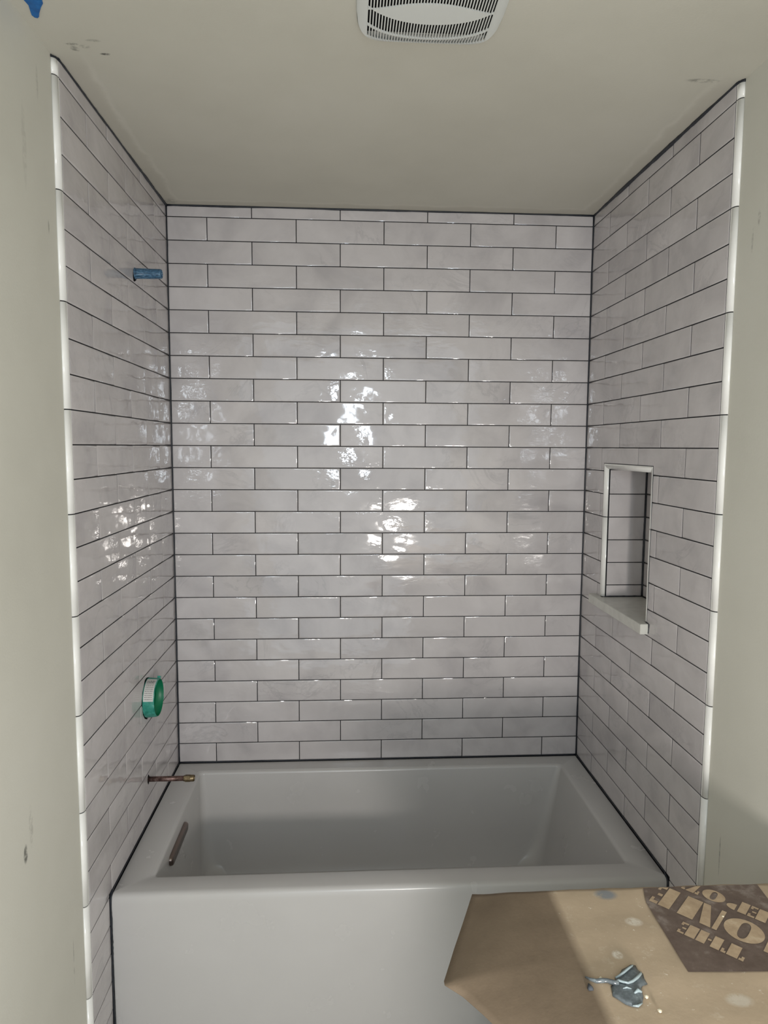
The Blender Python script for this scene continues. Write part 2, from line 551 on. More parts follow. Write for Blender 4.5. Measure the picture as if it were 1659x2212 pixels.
def side_rows(wall, D, sign, hole=None):
    # u runs along the wall, measured so that u x v = normal
    if sign > 0:      # left wall, facing +x : u = +y
        org, ua, na = (0, 0, 0), (0, 1, 0), (1, 0, 0)
        U = lambda d0, d1: (-d1, -d0)
    else:             # right wall, facing -x : u = -y
        org, ua, na = (W, 0, 0), (0, -1, 0), (-1, 0, 0)
        U = lambda d0, d1: (d0, d1)
    for r in range(-1, 31):
        zt = TOPZ if r < 0 else zk(r) - GR
        zb = max(zk(r + 1) + GR, 0.002)
        if zt - zb < 0.01:
            continue
        js = [0.153, 0.446, 0.735] if r % 2 == 0 else [0.299, 0.589]
        ds = [0.0035 - GR] + js + [D - 0.001]
        for a, b in zip(ds, ds[1:]):
            a2, b2 = a + GR + 0.0005, b - GR - 0.0004
            pieces = []
            if r >= 25 or r == 24:
                if r == 24:
                    # last course stands on the tub; in front of the tub it runs on down
                    if b2 <= 0.752:
                        pieces = [rect(*U(a2, b2), TUBZ + 0.004, zt)]
                    elif a2 < 0.752:
                        if 0.752 - a2 < 0.004:
                            a2 = 0.756
                            pieces = [rect(*U(a2, b2), zb, zt)]
                        else:
                            u0, u1 = U(a2, b2)
                            s0, s1 = U(a2, 0.756)
                            zc = TUBZ + 0.004
                            if sign > 0:
                                pieces = [[(u0, zb), (s0, zb), (s0, zc), (u1, zc), (u1, zt), (u0, zt)]]
                            else:
                                pieces = [[(u0, zc), (s1, zc), (s1, zb), (u1, zb), (u1, zt), (u0, zt)]]
                    else:
                        pieces = [rect(*U(a2, b2), zb, zt)]
                else:
                    if b2 > 0.77:
                        pieces = [rect(*U(max(a2, 0.756), b2), zb, zt)]
            else:
                pieces = [rect(*U(a2, b2), zb, zt)]
            if hole and pieces:
                h0, h1, g0, g1 = hole
                u0, u1 = U(a2, b2)
                e0, e1 = max(u0, h0), min(u1, h1)
                f0, f1 = max(zb, g0), min(zt, g1)
                if e1 - e0 > 0.001 and f1 - f0 > 0.001:
                    full_v = f0 <= zb + 1e-5 and f1 >= zt - 1e-5
                    if full_v:
                        pieces = []
                        if e0 - u0 > 0.004:
                            pieces.append(rect(u0, e0, zb, zt))
                        if u1 - e1 > 0.004:
                            pieces.append(rect(e1, u1, zb, zt))
                    elif f0 <= zb + 1e-5:      # opening cuts into the tile from below
                        l_, r_ = e0 - u0 > 0.004, u1 - e1 > 0.004
                        if l_ and r_:
                            pieces = [[(u0, zb), (e0, zb), (e0, f1), (e1, f1), (e1, zb), (u1, zb), (u1, zt), (u0, zt)]]
                        elif l_:
                            pieces = [[(u0, zb), (e0, zb), (e0, f1), (u1, f1), (u1, zt), (u0, zt)]]
                        elif r_:
                            pieces = [[(u0, f1), (e1, f1), (e1, zb), (u1, zb), (u1, zt), (u0, zt)]]
                        else:
                            pieces = [rect(u0, u1, f1, zt)]
                    else:                       # opening cuts in from above
                        l_, r_ = e0 - u0 > 0.004, u1 - e1 > 0.004
                        if l_ and r_:
                            pieces = [[(u0, zb), (u1, zb), (u1, zt), (e1, zt), (e1, f0), (e0, f0), (e0, zt), (u0, zt)]]
                        elif l_:
                            pieces = [[(u0, zb), (u1, zb), (u1, f0), (e0, f0), (e0, zt), (u0, zt)]]
                        elif r_:
                            pieces = [[(u0, zb), (u1, zb), (u1, zt), (e1, zt), (e1, f0), (u0, f0)]]
                        else:
                            pieces = [rect(u0, u1, zb, f0)]
            for pl in pieces:
                put_tile(wall, pl, org, ua, (0, 0, 1), na)


OY0, OY1, OZ0, OZ1 = 0.180, 0.5525, 1.085, 1.5705   # outline of the niche trim
side_rows(wall_left, DL, 1)
side_rows(wall_right, DR, -1, (OY0, OY1, OZ0, OZ1))

# tiles inside the niche
nz = [1.113 + 0.002] + [zk(k) for k in (16, 15, 14, 13, 12)] + [NZ1 - 0.003]
for a, b in zip(nz, nz[1:]):
    a2, b2 = a + GR, b - GR
    # far side (faces -y), near side (faces +y), back (faces -x)
    put_tile(wall_right, rect(W + 0.0146, NX - 0.004, a2, b2), (0, NY1, 0), (1, 0, 0), (0, 0, 1), (0, -1, 0), 0.001)
    put_tile(wall_right, rect(-(NX - 0.004), -(W + 0.0146), a2, b2), (0, NY0, 0), (-1, 0, 0), (0, 0, 1), (0, 1, 0), 0.001)
    put_tile(wall_right, rect(-NY1 + 0.004, -NY0 - 0.004, a2, b2), (NX, 0, 0), (0, -1, 0), (0, 0, 1), (-1, 0, 0), 0.001)
put_tile(wall_right, rect(W + 0.0146, NX - 0.004, NY0 + 0.004, NY1 - 0.004), (0, 0, NZ1), (1, 0, 0), (0, -1, 0), (0, 0, -1), 0.001) if False else None
bm = bmesh.new()
add_box(bm, W + 0.0146, NX - 0.003, NY0 + 0.003, NY1 - 0.003, NZ1, NZ1 + 0.006, 0.0008, 1)
obj('tile', fix(bm), M['tile'], wall_right)


# quarter round trim --------------------------------------------------
def quarter(bm, p0, p1, a, b, n=7, cut0=(0, 0), cut1=(0, 0), face=0.0):
    """rounded strip from p0 to p1; a = vector across the flat face (away from the tile), b = vector into the wall.
    cut0/cut1: how far the end moves along the strip per unit across (mitre)."""
    p0, p1, a, b = Vector(p0), Vector(p1), Vector(a), Vector(b)
    d = (p1 - p0).normalized()
    prof = [(0.0, 1.0)] + [(0.0, 0.0)] + [(0.25 + 0.75 * math.sin(PI / 2 * i / n), 1 - math.cos(PI / 2 * i / n)) for i in range(n + 1)]
    r0 = [bm.verts.new(p0 + a * s + b * q + d * (cut0[0] * s)) for s, q in prof]
    r1 = [bm.verts.new(p1 + a * s + b * q - d * (cut1[0] * s)) for s, q in prof]
    m = len(prof)
    for i in range(m):
        j = (i + 1) % m
        f = bm.faces.new((r0[i], r0[j], r1[j], r1[i]))
        f.smooth = 2 <= i < m - 1
    bm.faces.new(r0[::-1])
    bm.faces.new(r1)


for wall, X, D, sg in ((wall_left, 0.0, DL, -1), (wall_right, W, DR, 1)):
    zs = [0.002] + [zk(k) for k in range(30, -1, -3)] + [TOPZ - 0.001]
    bmb = bmesh.new()
    quarter(bmb, (X + sg * 0.0012, -D - 0.0008, 0.0), (X + sg * 0.0012, -D - 0.0008, H - 0.001), (0, -0.0145, 0), (sg * 0.0085, 0, 0))
    obj('grout', fix(bmb), M['grout'], wall, label='charcoal grout')
    for a, b in zip(zs, zs[1:]):
        if b - a < 0.02:
            continue
        bm = bmesh.new()
        quarter(bm, (X, -D - 0.0012, a + 0.0013), (X, -D - 0.0012, b - 0.0013), (0, -0.0165, 0), (sg * 0.0098, 0, 0))
        obj('trim_tile', fix(bm), M['trim'], wall, label='white quarter-round edge tile')

# niche trim: two uprights in two pieces each and a head piece with mitred corners
TWn, TDn = 0.0185, 0.0135
y_in0, y_in1 = -OY1 + 0.0015, -OY0 - 0.0015
ztop = OZ1 - 0.0015
kj = zk(13)
for (ya, av) in ((y_in1, -TWn), (y_in0, TWn)):
    for z0, z1, mit in ((1.114, kj - GR, 0), (kj + GR, ztop, TWn)):
        bm = bmesh.new()
        quarter(bm, (W - 0.0006, ya, z0), (W - 0.0006, ya, z1), (0, av, 0), (TDn, 0, 0), cut1=(mit, 0))
        obj('trim_tile', fix(bm), M['trim'], wall_right, label='white quarter-round edge tile')
bm = bmesh.new()
quarter(bm, (W - 0.0006, y_in0 + 0.0012, ztop), (W - 0.0006, y_in1 - 0.0012, ztop), (0, 0, -TWn), (TDn, 0, 0), cut0=(TWn, 0), cut1=(TWn, 0))
obj('trim_tile', fix(bm), M['trim'], wall_right, label='white quarter-round edge tile')

# niche sill, T shaped slab
bm = bmesh.new()
pl = [(1.4660, -0.567), (W - 0.0008, -0.567), (W - 0.0008, NY0 + 0.0015), (NX - 0.001, NY0 + 0.0015), (NX - 0.001, NY1 - 0.0015), (W - 0.0008, NY1 - 0.0015), (W - 0.0008, -0.142), (1.4660, -0.142)]
lo = [bm.verts.new((a, b, 1.083)) for a, b in pl]
hi = [bm.verts.new((a, b, 1.113)) for a, b in pl]
for i in range(8):
    j = (i + 1) % 8
    bm.faces.new((lo[i], lo[j], hi[j], hi[i]))
bm.faces.new(hi)
bm.faces.new(lo[::-1])
fix(bm)
bmesh.ops.bevel(bm, geom=[e for e in bm.edges if all(v.co.x < 1.47 for v in e.verts) or abs(e.verts[0].co.y + 0.567) < 1e-4 and abs(e.verts[1].co.y + 0.567) < 1e-4], offset=0.0012, segments=2, affect='EDGES')
obj('sill', bm, M['sill'], wall_right, label='pale grey stone niche sill')


# caulk beads ---------------------------------------------------------
def wobble(p, q, n, amp, seed):
    rg = random.Random(seed)
    p, q = Vector(p), Vector(q)
    d = (q - p).normalized()
    out = []
    ph = [rg.uniform(0, 6.28) for _ in range(6)]
    for i in range(n + 1):
        s = i / n
        L = (q - p).length * s
        o1 = amp * (math.sin(L * 23 + ph[0]) + 0.6 * math.sin(L * 61 + ph[1]) + 0.3 * math.sin(L * 140 + ph[4]))
        o2 = amp * (math.sin(L * 19 + ph[2]) + 0.6 * math.sin(L * 53 + ph[3]))
        a = d.orthogonal().normalized()
        b = d.cross(a)
        if i in (0, n):
            o1 = o2 = 0
        out.append(p + (q - p) * s + a * o1 * 0.5 + b * o2 * 0.5)
    return out


def bead(wall, p, q, r, amp=0.0004, n=60, seed=1, rv=0.25):
    pts = wobble(p, q, n, amp, seed)
    rg = random.Random(seed + 50)
    rs, cur = [], 1.0
    for i in pts:
        cur += rg.uniform(-0.25, 0.25)
        cur = max(1 - rv, min(1 + rv, cur))
        rs.append(r * cur)
    bm = bmesh.new()
    add_tube(bm, pts, rs, 8)
    return obj('caulk_bead', fix(bm), M['caulk'], wall, label='black caulk line')


bead(wall_back, (0.001, 0, H - 0.002), (W - 0.001, 0, H - 0.002), 0.0034, seed=2)
bead(wall_back, (0.001, 0.0, TUBZ + 0.0015), (W - 0.001, 0.0, TUBZ + 0.0015), 0.0026, seed=3)
bead(wall_back, (0.0005, -0.0005, TUBZ), (0.0005, -0.0005, H), 0.0033, seed=4)
bead(wall_back, (W - 0.0005, -0.0005, TUBZ), (W - 0.0005, -0.0005, H), 0.0033, seed=5)
bead(wall_left, (0, 0, H - 0.002), (0, -DL - 0.002, H - 0.002), 0.0042, seed=6, rv=0.4)
bead(wall_right, (W, 0, H - 0.002), (W, -DR - 0.002, H - 0.002), 0.0050, seed=7, rv=0.45)
bead(wall_left, (0, -DL - 0.002, H - 0.002), (-0.009, -DL - 0.018, H - 0.003), 0.0028, n=8, seed=8)
bead(wall_right, (W, -DR - 0.002, H - 0.002), (W + 0.009, -DR - 0.018, H - 0.003), 0.0032, n=8, seed=9)
bead(wall_left, (0.0005, 0, TUBZ + 0.001), (0.0005, -0.745, TUBZ + 0.001), 0.0019, seed=10)
bead(wall_right, (W - 0.0005, 0, TUBZ + 0.001), (W - 0.0005, -0.735, TUBZ + 0.001), 0.0024, seed=11)
for wall, X, sg, seed in ((wall_left, 0.0008, 1, 12), (wall_right, W - 0.0008, -1, 13)):
    pts = [Vector((X, -0.728, TUBZ + 0.001)), Vector((X, -0.742, TUBZ - 0.002)), Vector((X, -0.750, TUBZ - 0.012)), Vector((X, -0.752, TUBZ - 0.03))]
    low = wobble((X, -0.752, TUBZ - 0.04), (X, -0.751, 0.005), 50, 0.0012, seed)
    pts += low
    rg = random.Random(seed)
    bm = bmesh.new()
    add_tube(bm, pts, [0.0033 * rg.uniform(0.8, 1.2) for _ in pts], 8)
    obj('caulk_bead', fix(bm), M['caulk'], wall, label='black caulk line')
# niche corners
bead(wall_right, (NX - 0.001, NY1 - 0.001, 1.115), (NX - 0.001, NY1 - 0.001, NZ1), 0.0032, seed=14, n=30, rv=0.4)
bead(wall_right, (W + 0.010, NY1 - 0.001, 1.1145), (NX, NY1 - 0.001, 1.1145), 0.0026, seed=15, n=16)
bead(wall_right, (W + 0.014, NY1 - 0.001, NZ1 - 0.001), (NX, NY1 - 0.001, NZ1 - 0.001), 0.0018, seed=16, n=16)
bead(wall_right, (NX - 0.001, NY0, 1.1145), (NX - 0.001, NY1, 1.1145), 0.0024, seed=17, n=16)
bead(wall_right, (W - 0.001, -0.567, 1.086), (W - 0.001, -0.569, 1.114), 0.0018, seed=19, n=8)
bead(wall_right, (W - 0.0008, -OY1 - 0.012, 1.1145), (W - 0.0008, -OY1 + 0.005, 1.1155), 0.0016, seed=20, n=6)
for yy in (-OY0 + 0.0, -OY1):
    bead(wall_right, (W + 0.0003, yy, 1.114), (W + 0.0003, yy, OZ1), 0.0010, seed=21, n=16, amp=0.0001)
bead(wall_right, (W + 0.0003, -OY1, OZ1), (W + 0.0003, -OY0, OZ1), 0.0010, seed=22, n=16, amp=0.0001)

# ------------------------------------------------------------------ bathtub
tub = bpy.data.objects.new('bathtub', None)
COL.objects.link(tub)
tub.location = (W / 2, -0.375, 0)
tub['label'] = 'white alcove bathtub with a flat front apron below the tiled walls'
tub['category'] = 'bathtub'


def loc(o, par):
    o.matrix_parent_inverse = Matrix.Translation(par.location).inverted()
    return o


def rring(x0, x1, y0, y1, z, r, n=6):
    out = []
    for cx, cy, a0 in ((x1 - r, y1 - r, 0), (x0 + r, y1 - r, 90), (x0 + r, y0 + r, 180), (x1 - r, y0 + r, 270)):
        for i in range(n + 1):
            a = math.radians(a0 + 90 * i / n)
            out.append(Vector((cx + r * math.cos(a), cy + r * math.sin(a), z)))
    return out


bm = bmesh.new()
X0, X1, YF, YB = 0.0025, W - 0.0025, -0.751, -0.0025
rings = []
rings.append(rring(X0, X1, YF + 0.004, YB, 0.004, 0.002))
rings.append(rring(X0, X1, YF + 0.004, YB, 0.10, 0.002))
rings.append(rring(X0, X1, YF, YB, 0.430, 0.002))
for i in range(1, 6):                   # rounded front edge of the rim
    a = PI / 2 * i / 5
    R_ = 0.016
    z = TUBZ - 0.002 - R_ + R_ * math.sin(a)
    ins = R_ * (1 - math.cos(a))
    rings.append([Vector((v.x, v.y, z)) for v in rring(X0 + ins * 0.15, X1 - ins * 0.15, YF + ins, YB - ins * 0.1, z, 0.002)])
ix0, ix1, iy0, iy1 = 0.093, 1.404, -0.672, -0.075
rings.append(rring(ix0 - 0.012, ix1 + 0.012, iy0 - 0.012, iy1 + 0.010, TUBZ - 0.001, 0.020))
for i in range(0, 5):                   # soft lip into the basin
    a = PI / 2 * i / 4
    R_ = 0.010
    ins = -R_ + R_ * math.sin(a)
    rings.append(rring(ix0 + ins, ix1 - ins, iy0 + ins, iy1 - ins, TUBZ - 0.002 - R_ * (1 - math.cos(a)), 0.017))
rings.append(rring(ix0 + 0.004, ix1 - 0.020, iy0 + 0.006, iy1 - 0.008, 0.36, 0.026))
rings.append(rring(ix0 + 0.010, ix1 - 0.060, iy0 + 0.016, iy1 - 0.022, 0.20, 0.045))
rings.append(rring(ix0 + 0.016, ix1 - 0.082, iy0 + 0.028, iy1 - 0.034, 0.13, 0.06))
rings.append(rring(ix0 + 0.030, ix1 - 0.100, iy0 + 0.045, iy1 - 0.052, 0.10, 0.07))
rings.append(rring(ix0 + 0.070, ix1 - 0.150, iy0 + 0.085, iy1 - 0.092, 0.088, 0.07))
vr = [[bm.verts.new(v) for v in r] for r in rings]
for a, b in zip(vr, vr[1:]):
    n = len(a)
    for k in range(n):
        f = bm.faces.new((a[k], a[(k + 1) % n], b[(k + 1) % n], b[k]))
        f.smooth = True
bm.faces.new(vr[-1])
bm.faces.new(vr[0][::-1])
fix(bm)
o = loc(obj('shell', bm, M['tub'], tub), tub)
bpy.context.view_layer.update()
me = o.data
try:
    me.set_sharp_from_angle(angle=math.radians(38))
except Exception:
    pass

# overflow slot plate on the left inner side
bm = bmesh.new()
n = 14
cy_, cz_, hl, hr = -0.428, 0.402, 0.104, 0.0155
prof = [(0.0, 1.0), (0.006, 0.98), (0.010, 0.80), (0.011, 0.4)]
rg_ = []
for h, s in prof:
    ring = []
    for k in range(2 * n):
        a = 2 * PI * k / (2 * n)
        yy = (hl - hr) * (1 if math.cos(a) > 0 else -1) + hr * math.cos(a) * s
        zz = hr * math.sin(a) * s
        ring.append(bm.verts.new((0.0955 + h + (-(zz)) * 0.03, cy_ + yy, cz_ + zz)))
    rg_.append(ring)
for a, b in zip(rg_, rg_[1:]):
    for k in range(2 * n):
        f = bm.faces.new((a[k], a[(k + 1) % (2 * n)], b[(k + 1) % (2 * n)], b[k]))
        f.smooth = True
bm.faces.new(rg_[-1])
fix(bm)
loc(obj('overflow_plate', bm, M['bronze'], tub, label='dark nickel oval overflow plate'), tub)


# ------------------------------------------------------------------ wall stubs
def root(name, location, label, cat):
    o = bpy.data.objects.new(name, None)
    COL.objects.link(o)
    o.location = location
    o['label'] = label
    o['category'] = cat
    return o


# ragged black patch on uncut tile, painted for the dark of a hole
def hole(parent, y, z, pts_r, seed, x=0.0006):
    rg = random.Random(seed)
    bm = bmesh.new()
    n = len(pts_r)
    vs = []
    for i, r in enumerate(pts_r):
        a = 2 * PI * i / n
        vs.append(bm.verts.new((x, y + r * math.cos(a) * rg.uniform(.93, 1.07), z + r * math.sin(a) * rg.uniform(.93, 1.07))))
    bk = [bm.verts.new((-0.0004, v.co.y, v.co.z)) for v in vs]
    bm.faces.new(vs)
    for i in range(n):
        j = (i + 1) % n
        bm.faces.new((vs[i], vs[j], bk[j], bk[i]))
    fix(bm)
    return loc(obj('hole_dark_patch', bm, M['black'], parent, label='rough black patch painted for the dark of a tile hole'), parent)


sp = root('pipe_sleeve', (0, -0.378, 2.120), 'blue plastic pipe sleeve sticking out high on the left tiled wall', 'pipe')
bm = bmesh.new()
R1 = 0.0142
add_revolve(bm, [(0.0005, R1 + 0.0022), (0.0022, R1 + 0.002), (0.003, R1), (0.040, R1), (0.072, R1 * 0.97), (0.0765, R1 * 0.90), (0.077, R1 * 0.80), (0.074, R1 * 0.74), (0.045, R1 * 0.74)], (0, -0.378, 2.120), 'X', 28)
for i in range(10):      # moulded ribs
    a = 2 * PI * i / 10 + 0.2
    c_ = Vector((0, -0.378 + R1 * math.cos(a), 2.120 + R1 * math.sin(a)))
    add_tube(bm, [c_ + Vector((0.004, 0, 0)), c_ + Vector((0.036 + 0.01 * (i % 3), 0, 0))], 0.0008, 6)
loc(obj('sleeve', fix(bm), M['blue'], sp), sp)
bm = bmesh.new()
r_ = add_revolve(bm, [(0.044, R1 * 0.735), (0.0442, 0.0005)], (0, -0.378, 2.120), 'X', 20)
loc(obj('bore', fix(bm), M['black'], sp, label='dark open end'), sp)
hole(sp, -0.380, 2.117, [0.017] * 10 + [0.018, 0.020, 0.024, 0.026, 0.022, 0.018] + [0.017] * 4, 3)

cp = root('copper_pipe', (0, -0.385, 0.588), 'tarnished copper pipe stub with brass end above the tub rim', 'pipe')
bm = bmesh.new()
add_tube(bm, [(0.0008, -0.385, 0.5875), (0.05, -0.385, 0.5877), (0.112, -0.385, 0.588)], 0.0080, 20)
loc(obj('pipe', fix(bm), M['copper'], cp), cp)
bm = bmesh.new()
r = 0.0108
prof = [(0.108, 0.0088), (0.110, 0.0094), (0.1125, 0.0092)]
add_revolve(bm, prof + [(0.113, r), (0.128, r), (0.1295, 0.0092), (0.140, 0.0092), (0.1405, 0.0078), (0.136, 0.0070)], (0, -0.385, 0.588), 'X', 6, smooth=False)
rr2 = add_revolve(bm, [(0.1285, 0.0104), (0.139, 0.0100), (0.1412, 0.0088), (0.137, 0.0066)], (0, -0.385, 0.588), 'X', 24)
bm.faces.new(rr2[-1])
loc(obj('end_fitting', fix(bm), M['brass'], cp, label='tarnished brass end fitting'), cp)
hole(cp, -0.387, 0.5875, [0.010, 0.011, 0.012, 0.014, 0.016, 0.014, 0.010, 0.009, 0.009, 0.010, 0.011, 0.013, 0.017, 0.013, 0.010, 0.009], 5)

vg = root('valve_guard', (0, -0.368, 0.845), 'round green plastic valve guard with white label on the left tiled wall', 'valve cover')
CYG, CZG, RG = -0.3690, 0.8440, 0.0600
bm = bmesh.new()
rg2 = add_revolve(bm, [(0.0006, RG), (0.004, RG + 0.0005), (0.028, RG - 0.0015), (0.034, RG - 0.003), (0.0345, RG - 0.0045)], (0, CYG, CZG), 'X', 64)
loc(obj('ring', fix(bm), M['green'], vg), vg)
bm = bmesh.new()
r3 = add_revolve(bm, [(0.0345, RG - 0.0043), (0.030, RG - 0.0050), (0.010, RG - 0.0055)], (0, CYG, CZG), 'X', 64)
bm.faces.new(r3[-1])
loc(obj('inner_cup', fix(bm), M['green_in'], vg, label='dark green inside'), vg)
for a_ in (-22, 62):
    bm = bmesh.new()
    a = math.radians(a_)
    c_ = Vector((0.029, CYG + (RG + 0.001) * math.cos(a), CZG + (RG + 0.001) * math.sin(a)))
    r = bmesh.ops.create_cube(bm, size=1.0)
    for v in r['verts']:
        q = Vector((v.co.x * 0.009, v.co.y * 0.008, v.co.z * 0.012))
        v.co = c_ + Matrix.Rotation(a, 3, 'X') @ q
    loc(obj('tab', fix(bm), M['green'], vg), vg)
# sticker on the upper near side of the ring
bm = bmesh.new()
n = 16
A0, A1 = math.radians(96), math.radians(172)
rows = []
for hx in (0.003, 0.0325):
    rows.append([bm.verts.new((hx, CYG + (RG + 0.0008 - max(0, hx - 0.028) * 0.3) * math.cos(A0 + (A1 - A0) * i / n), CZG + (RG + 0.0008 - max(0, hx - 0.028) * 0.3) * math.sin(A0 + (A1 - A0) * i / n))) for i in range(n + 1)])
for i in range(n):
    f = bm.faces.new((rows[0][i], rows[0][i + 1], rows[1][i + 1], rows[1][i]))
    f.smooth = True
stk = loc(obj('sticker', fix(bm), M['label'], vg, label='white printed sticker'), vg)
bm = bmesh.new()
rg = random.Random(4)
for li in range(11):
    aa = A0 + (A1 - A0) * (0.16 + 0.076 * li)
    xx = 0.006
    while xx < 0.029:
        wl = rg.uniform(0.0015, 0.005)
        da = 0.022 if li < 2 else 0.009
        vs = []
        for (u, w_) in ((xx, -da), (min(xx + wl, 0.030), -da), (min(xx + wl, 0.030), da), (xx, da)):
            vs.append(bm.verts.new((u, CYG + (RG + 0.0012) * math.cos(aa + w_), CZG + (RG + 0.0012) * math.sin(aa + w_))))
        bm.faces.new(vs)
        xx += wl + rg.uniform(0.0008, 0.002)
o = loc(obj('sticker_print', fix(bm), M['ink'], vg, label='tiny dark printed lines'), vg)
hole(vg, CYG - 0.001, CZG, [0.061] * 8 + [0.066, 0.069, 0.067, 0.062] + [0.061] * 10 + [0.066, 0.068, 0.065] + [0.061] * 7, 6, x=0.0005)

# ------------------------------------------------------------------ ceiling fan cover
fan = root('exhaust_fan', (0.771, -1.124, H), 'white slotted exhaust fan cover on the ceiling above the tub', 'fan')
FX, FY = 0.771, -1.124
HX, HY = 0.139, 0.118


def dome(x, y):
    u, v = (x - FX) / HX, (y - FY) / HY
    e = max(abs(u) ** 1.0, abs(v))
    d = (1 - min(1, abs(u)) ** 5) * (1 - min(1, abs(v)) ** 5)
    return H - 0.006 - 0.016 * d


def outline(s, n=64, z=None):
    pts = []
    for k in range(n):
        a = 2 * PI * k / n
        c_, s_ = math.cos(a), math.sin(a)
        ex = 2 / 3.6
        x = FX + s * HX * math.copysign(abs(c_) ** ex, c_)
        y = FY + s * HY * math.copysign(abs(s_) ** ex, s_)
        pts.append((x, y))
    return pts


# slotted plate: a grid with the slot cells left out
def arc(x, base, sag):
    return base - sag * ((x - FX) / 0.125) ** 2


NS = 42
bm = bmesh.new()
sx0, sx1 = FX - 0.118, FX + 0.118
stp = (sx1 - sx0) / NS
vcache = {}


def V(x, y, dz=0.0):
    k = (round(x, 5), round(y, 5), round(dz, 5))
    if k not in vcache:
        vcache[k] = bm.verts.new((x, y, dome(x, y) + dz))
    return vcache[k]


xcols = []
for i in range(NS):
    xcols.append((sx0 + i * stp, sx0 + (i + 0.58) * stp, 'slot'))
    xcols.append((sx0 + (i + 0.58) * stp, sx0 + (i + 1) * stp, 'bar'))
ylim = lambda x: HY * (max(0.0, 1 - (abs(x - FX) / HX) ** 3.6)) ** (1 / 3.6)
for a, b, kd in xcols:
    def ys(x):
        top = min(0.118, ylim(x))
        far0 = FY + min(0.1165, ylim(x) - 0.004) - 0.0
        f1 = arc(x, FY + 0.1125, 0.026)
        f2 = arc(x, FY + 0.0830, 0.035)
        f3 = arc(x, FY + 0.0785, 0.036)
        f4 = arc(x, FY + 0.0300, 0.038)
        m = lambda q: 2 * FY - q
        return [m(f1), m(f2), m(f3), m(f4), f4, f3, f2, f1]
    ya, yb = ys(a), ys(b)
    ea, eb = ylim(a), ylim(b)
    ya = [FY - ea] + ya + [FY + ea]
    yb = [FY - eb] + yb + [FY + eb]
    solid = [True, kd == 'bar', True, kd == 'bar', True, kd == 'bar', True, kd == 'bar', True]
    for j, s in enumerate(solid):
        if s:
            bm.faces.new((V(a, ya[j]), V(b, yb[j]), V(b, yb[j + 1]), V(a, ya[j + 1])))
# solid side margins
for sgn in (-1, 1):
    xs = [FX + sgn * (0.118 + (HX - 0.1181) * q / 6) for q in range(7)]
    for a, b in zip(xs, xs[1:]):
        ea, eb = ylim(a), ylim(b)
        if eb < 1e-4:
            eb = 0.05
        bm.faces.new((V(a, FY - ea), V(b, FY - eb), V(b, FY + eb), V(a, FY + ea)))
fix(bm)
r = bmesh.ops.extrude_face_region(bm, geom=bm.faces[:])
for e in r['geom']:
    if isinstance(e, bmesh.types.BMVert):
        e.co.z += 0.0028
fix(bm)
loc(obj('slotted_cover', bm, M['plastic'], fan), fan)
bm = bmesh.new()
po = outline(1.0)
lo = [bm.verts.new((x, y, H - 0.0055)) for x, y in po]
hi = [bm.verts.new((x, y, H - 0.0005)) for x, y in outline(1.012)]
n = len(po)
for k in range(n):
    bm.faces.new((lo[k], lo[(k + 1) % n], hi[(k + 1) % n], hi[k]))
bm.faces.new(hi)
fix(bm)
loc(obj('rim', bm, M['plastic'], fan), fan)
bm = bmesh.new()
add_box(bm, FX - 0.122, FX + 0.122, FY - 0.088, FY + 0.088, H - 0.004, H - 0.001)
loc(obj('housing', fix(bm), M['black'], fan, label='dark fan housing behind the slots'), fan)

# blue tape tongue on the ceiling
bm = bmesh.new()
pts = [(0.016, -1.090), (0.0185, -1.068), (0.0145, -1.052), (0.0125, -1.041), (0.0150, -1.034), (0.0200, -1.0325), (0.0245, -1.037), (0.0295, -1.048), (0.0385, -1.062), (0.048, -1.075), (0.0520, -1.092), (0.050, -1.125), (0.044, -1.160), (0.018, -1.160), (0.008, -1.12)]
lo = [bm.verts.new((x, y, H - 0.0016 - 0.002 * (1 if y > -1.05 else 0))) for x, y in pts]
hi = [bm.verts.new((x, y, H - 0.0004)) for x, y in pts]
for i in range(len(pts)):
    j = (i + 1) % len(pts)
    bm.faces.new((lo[i], lo[j], hi[j], hi[i]))
bm.faces.new(lo)
bm.faces.new(hi[::-1])
obj('tape_scrap', fix(bm), M['tape'], None, label='torn scrap of blue tape stuck to the ceiling near left wall', category='tape')

# ------------------------------------------------------------------ vanity and its paper cover
vn = root('vanity', (1.23, -1.90, 0), 'vanity cabinet standing beneath the brown paper in front of the tub', 'cabinet')
VX0, VX1, VY0, VY1, VZ = 0.958, W + TT - 0.001, -2.34, -1.378, 0.8563
bm = bmesh.new()
add_box(bm, VX0 + 0.025, VX1, VY0 + 0.02, VY1 - 0.01, 0.001, 0.826, 0.002, 1)
loc(obj('body', fix(bm), M['cab'], vn), vn)
bm = bmesh.new()
add_box(bm, VX0, VX1, VY0, VY1, 0.828, VZ, 0.003, 2)
loc(obj('countertop', fix(bm), M['sill'], vn), vn)
for y0, y1 in ((VY0 + 0.035, -1.872), (-1.862, VY1 - 0.025)):
    bm = bmesh.new()
    add_box(bm, VX0 + 0.006, VX0 + 0.0245, y0, y1, 0.10, 0.80, 0.002, 1)
    d = loc(obj('door', fix(bm), M['cab'], vn), vn)

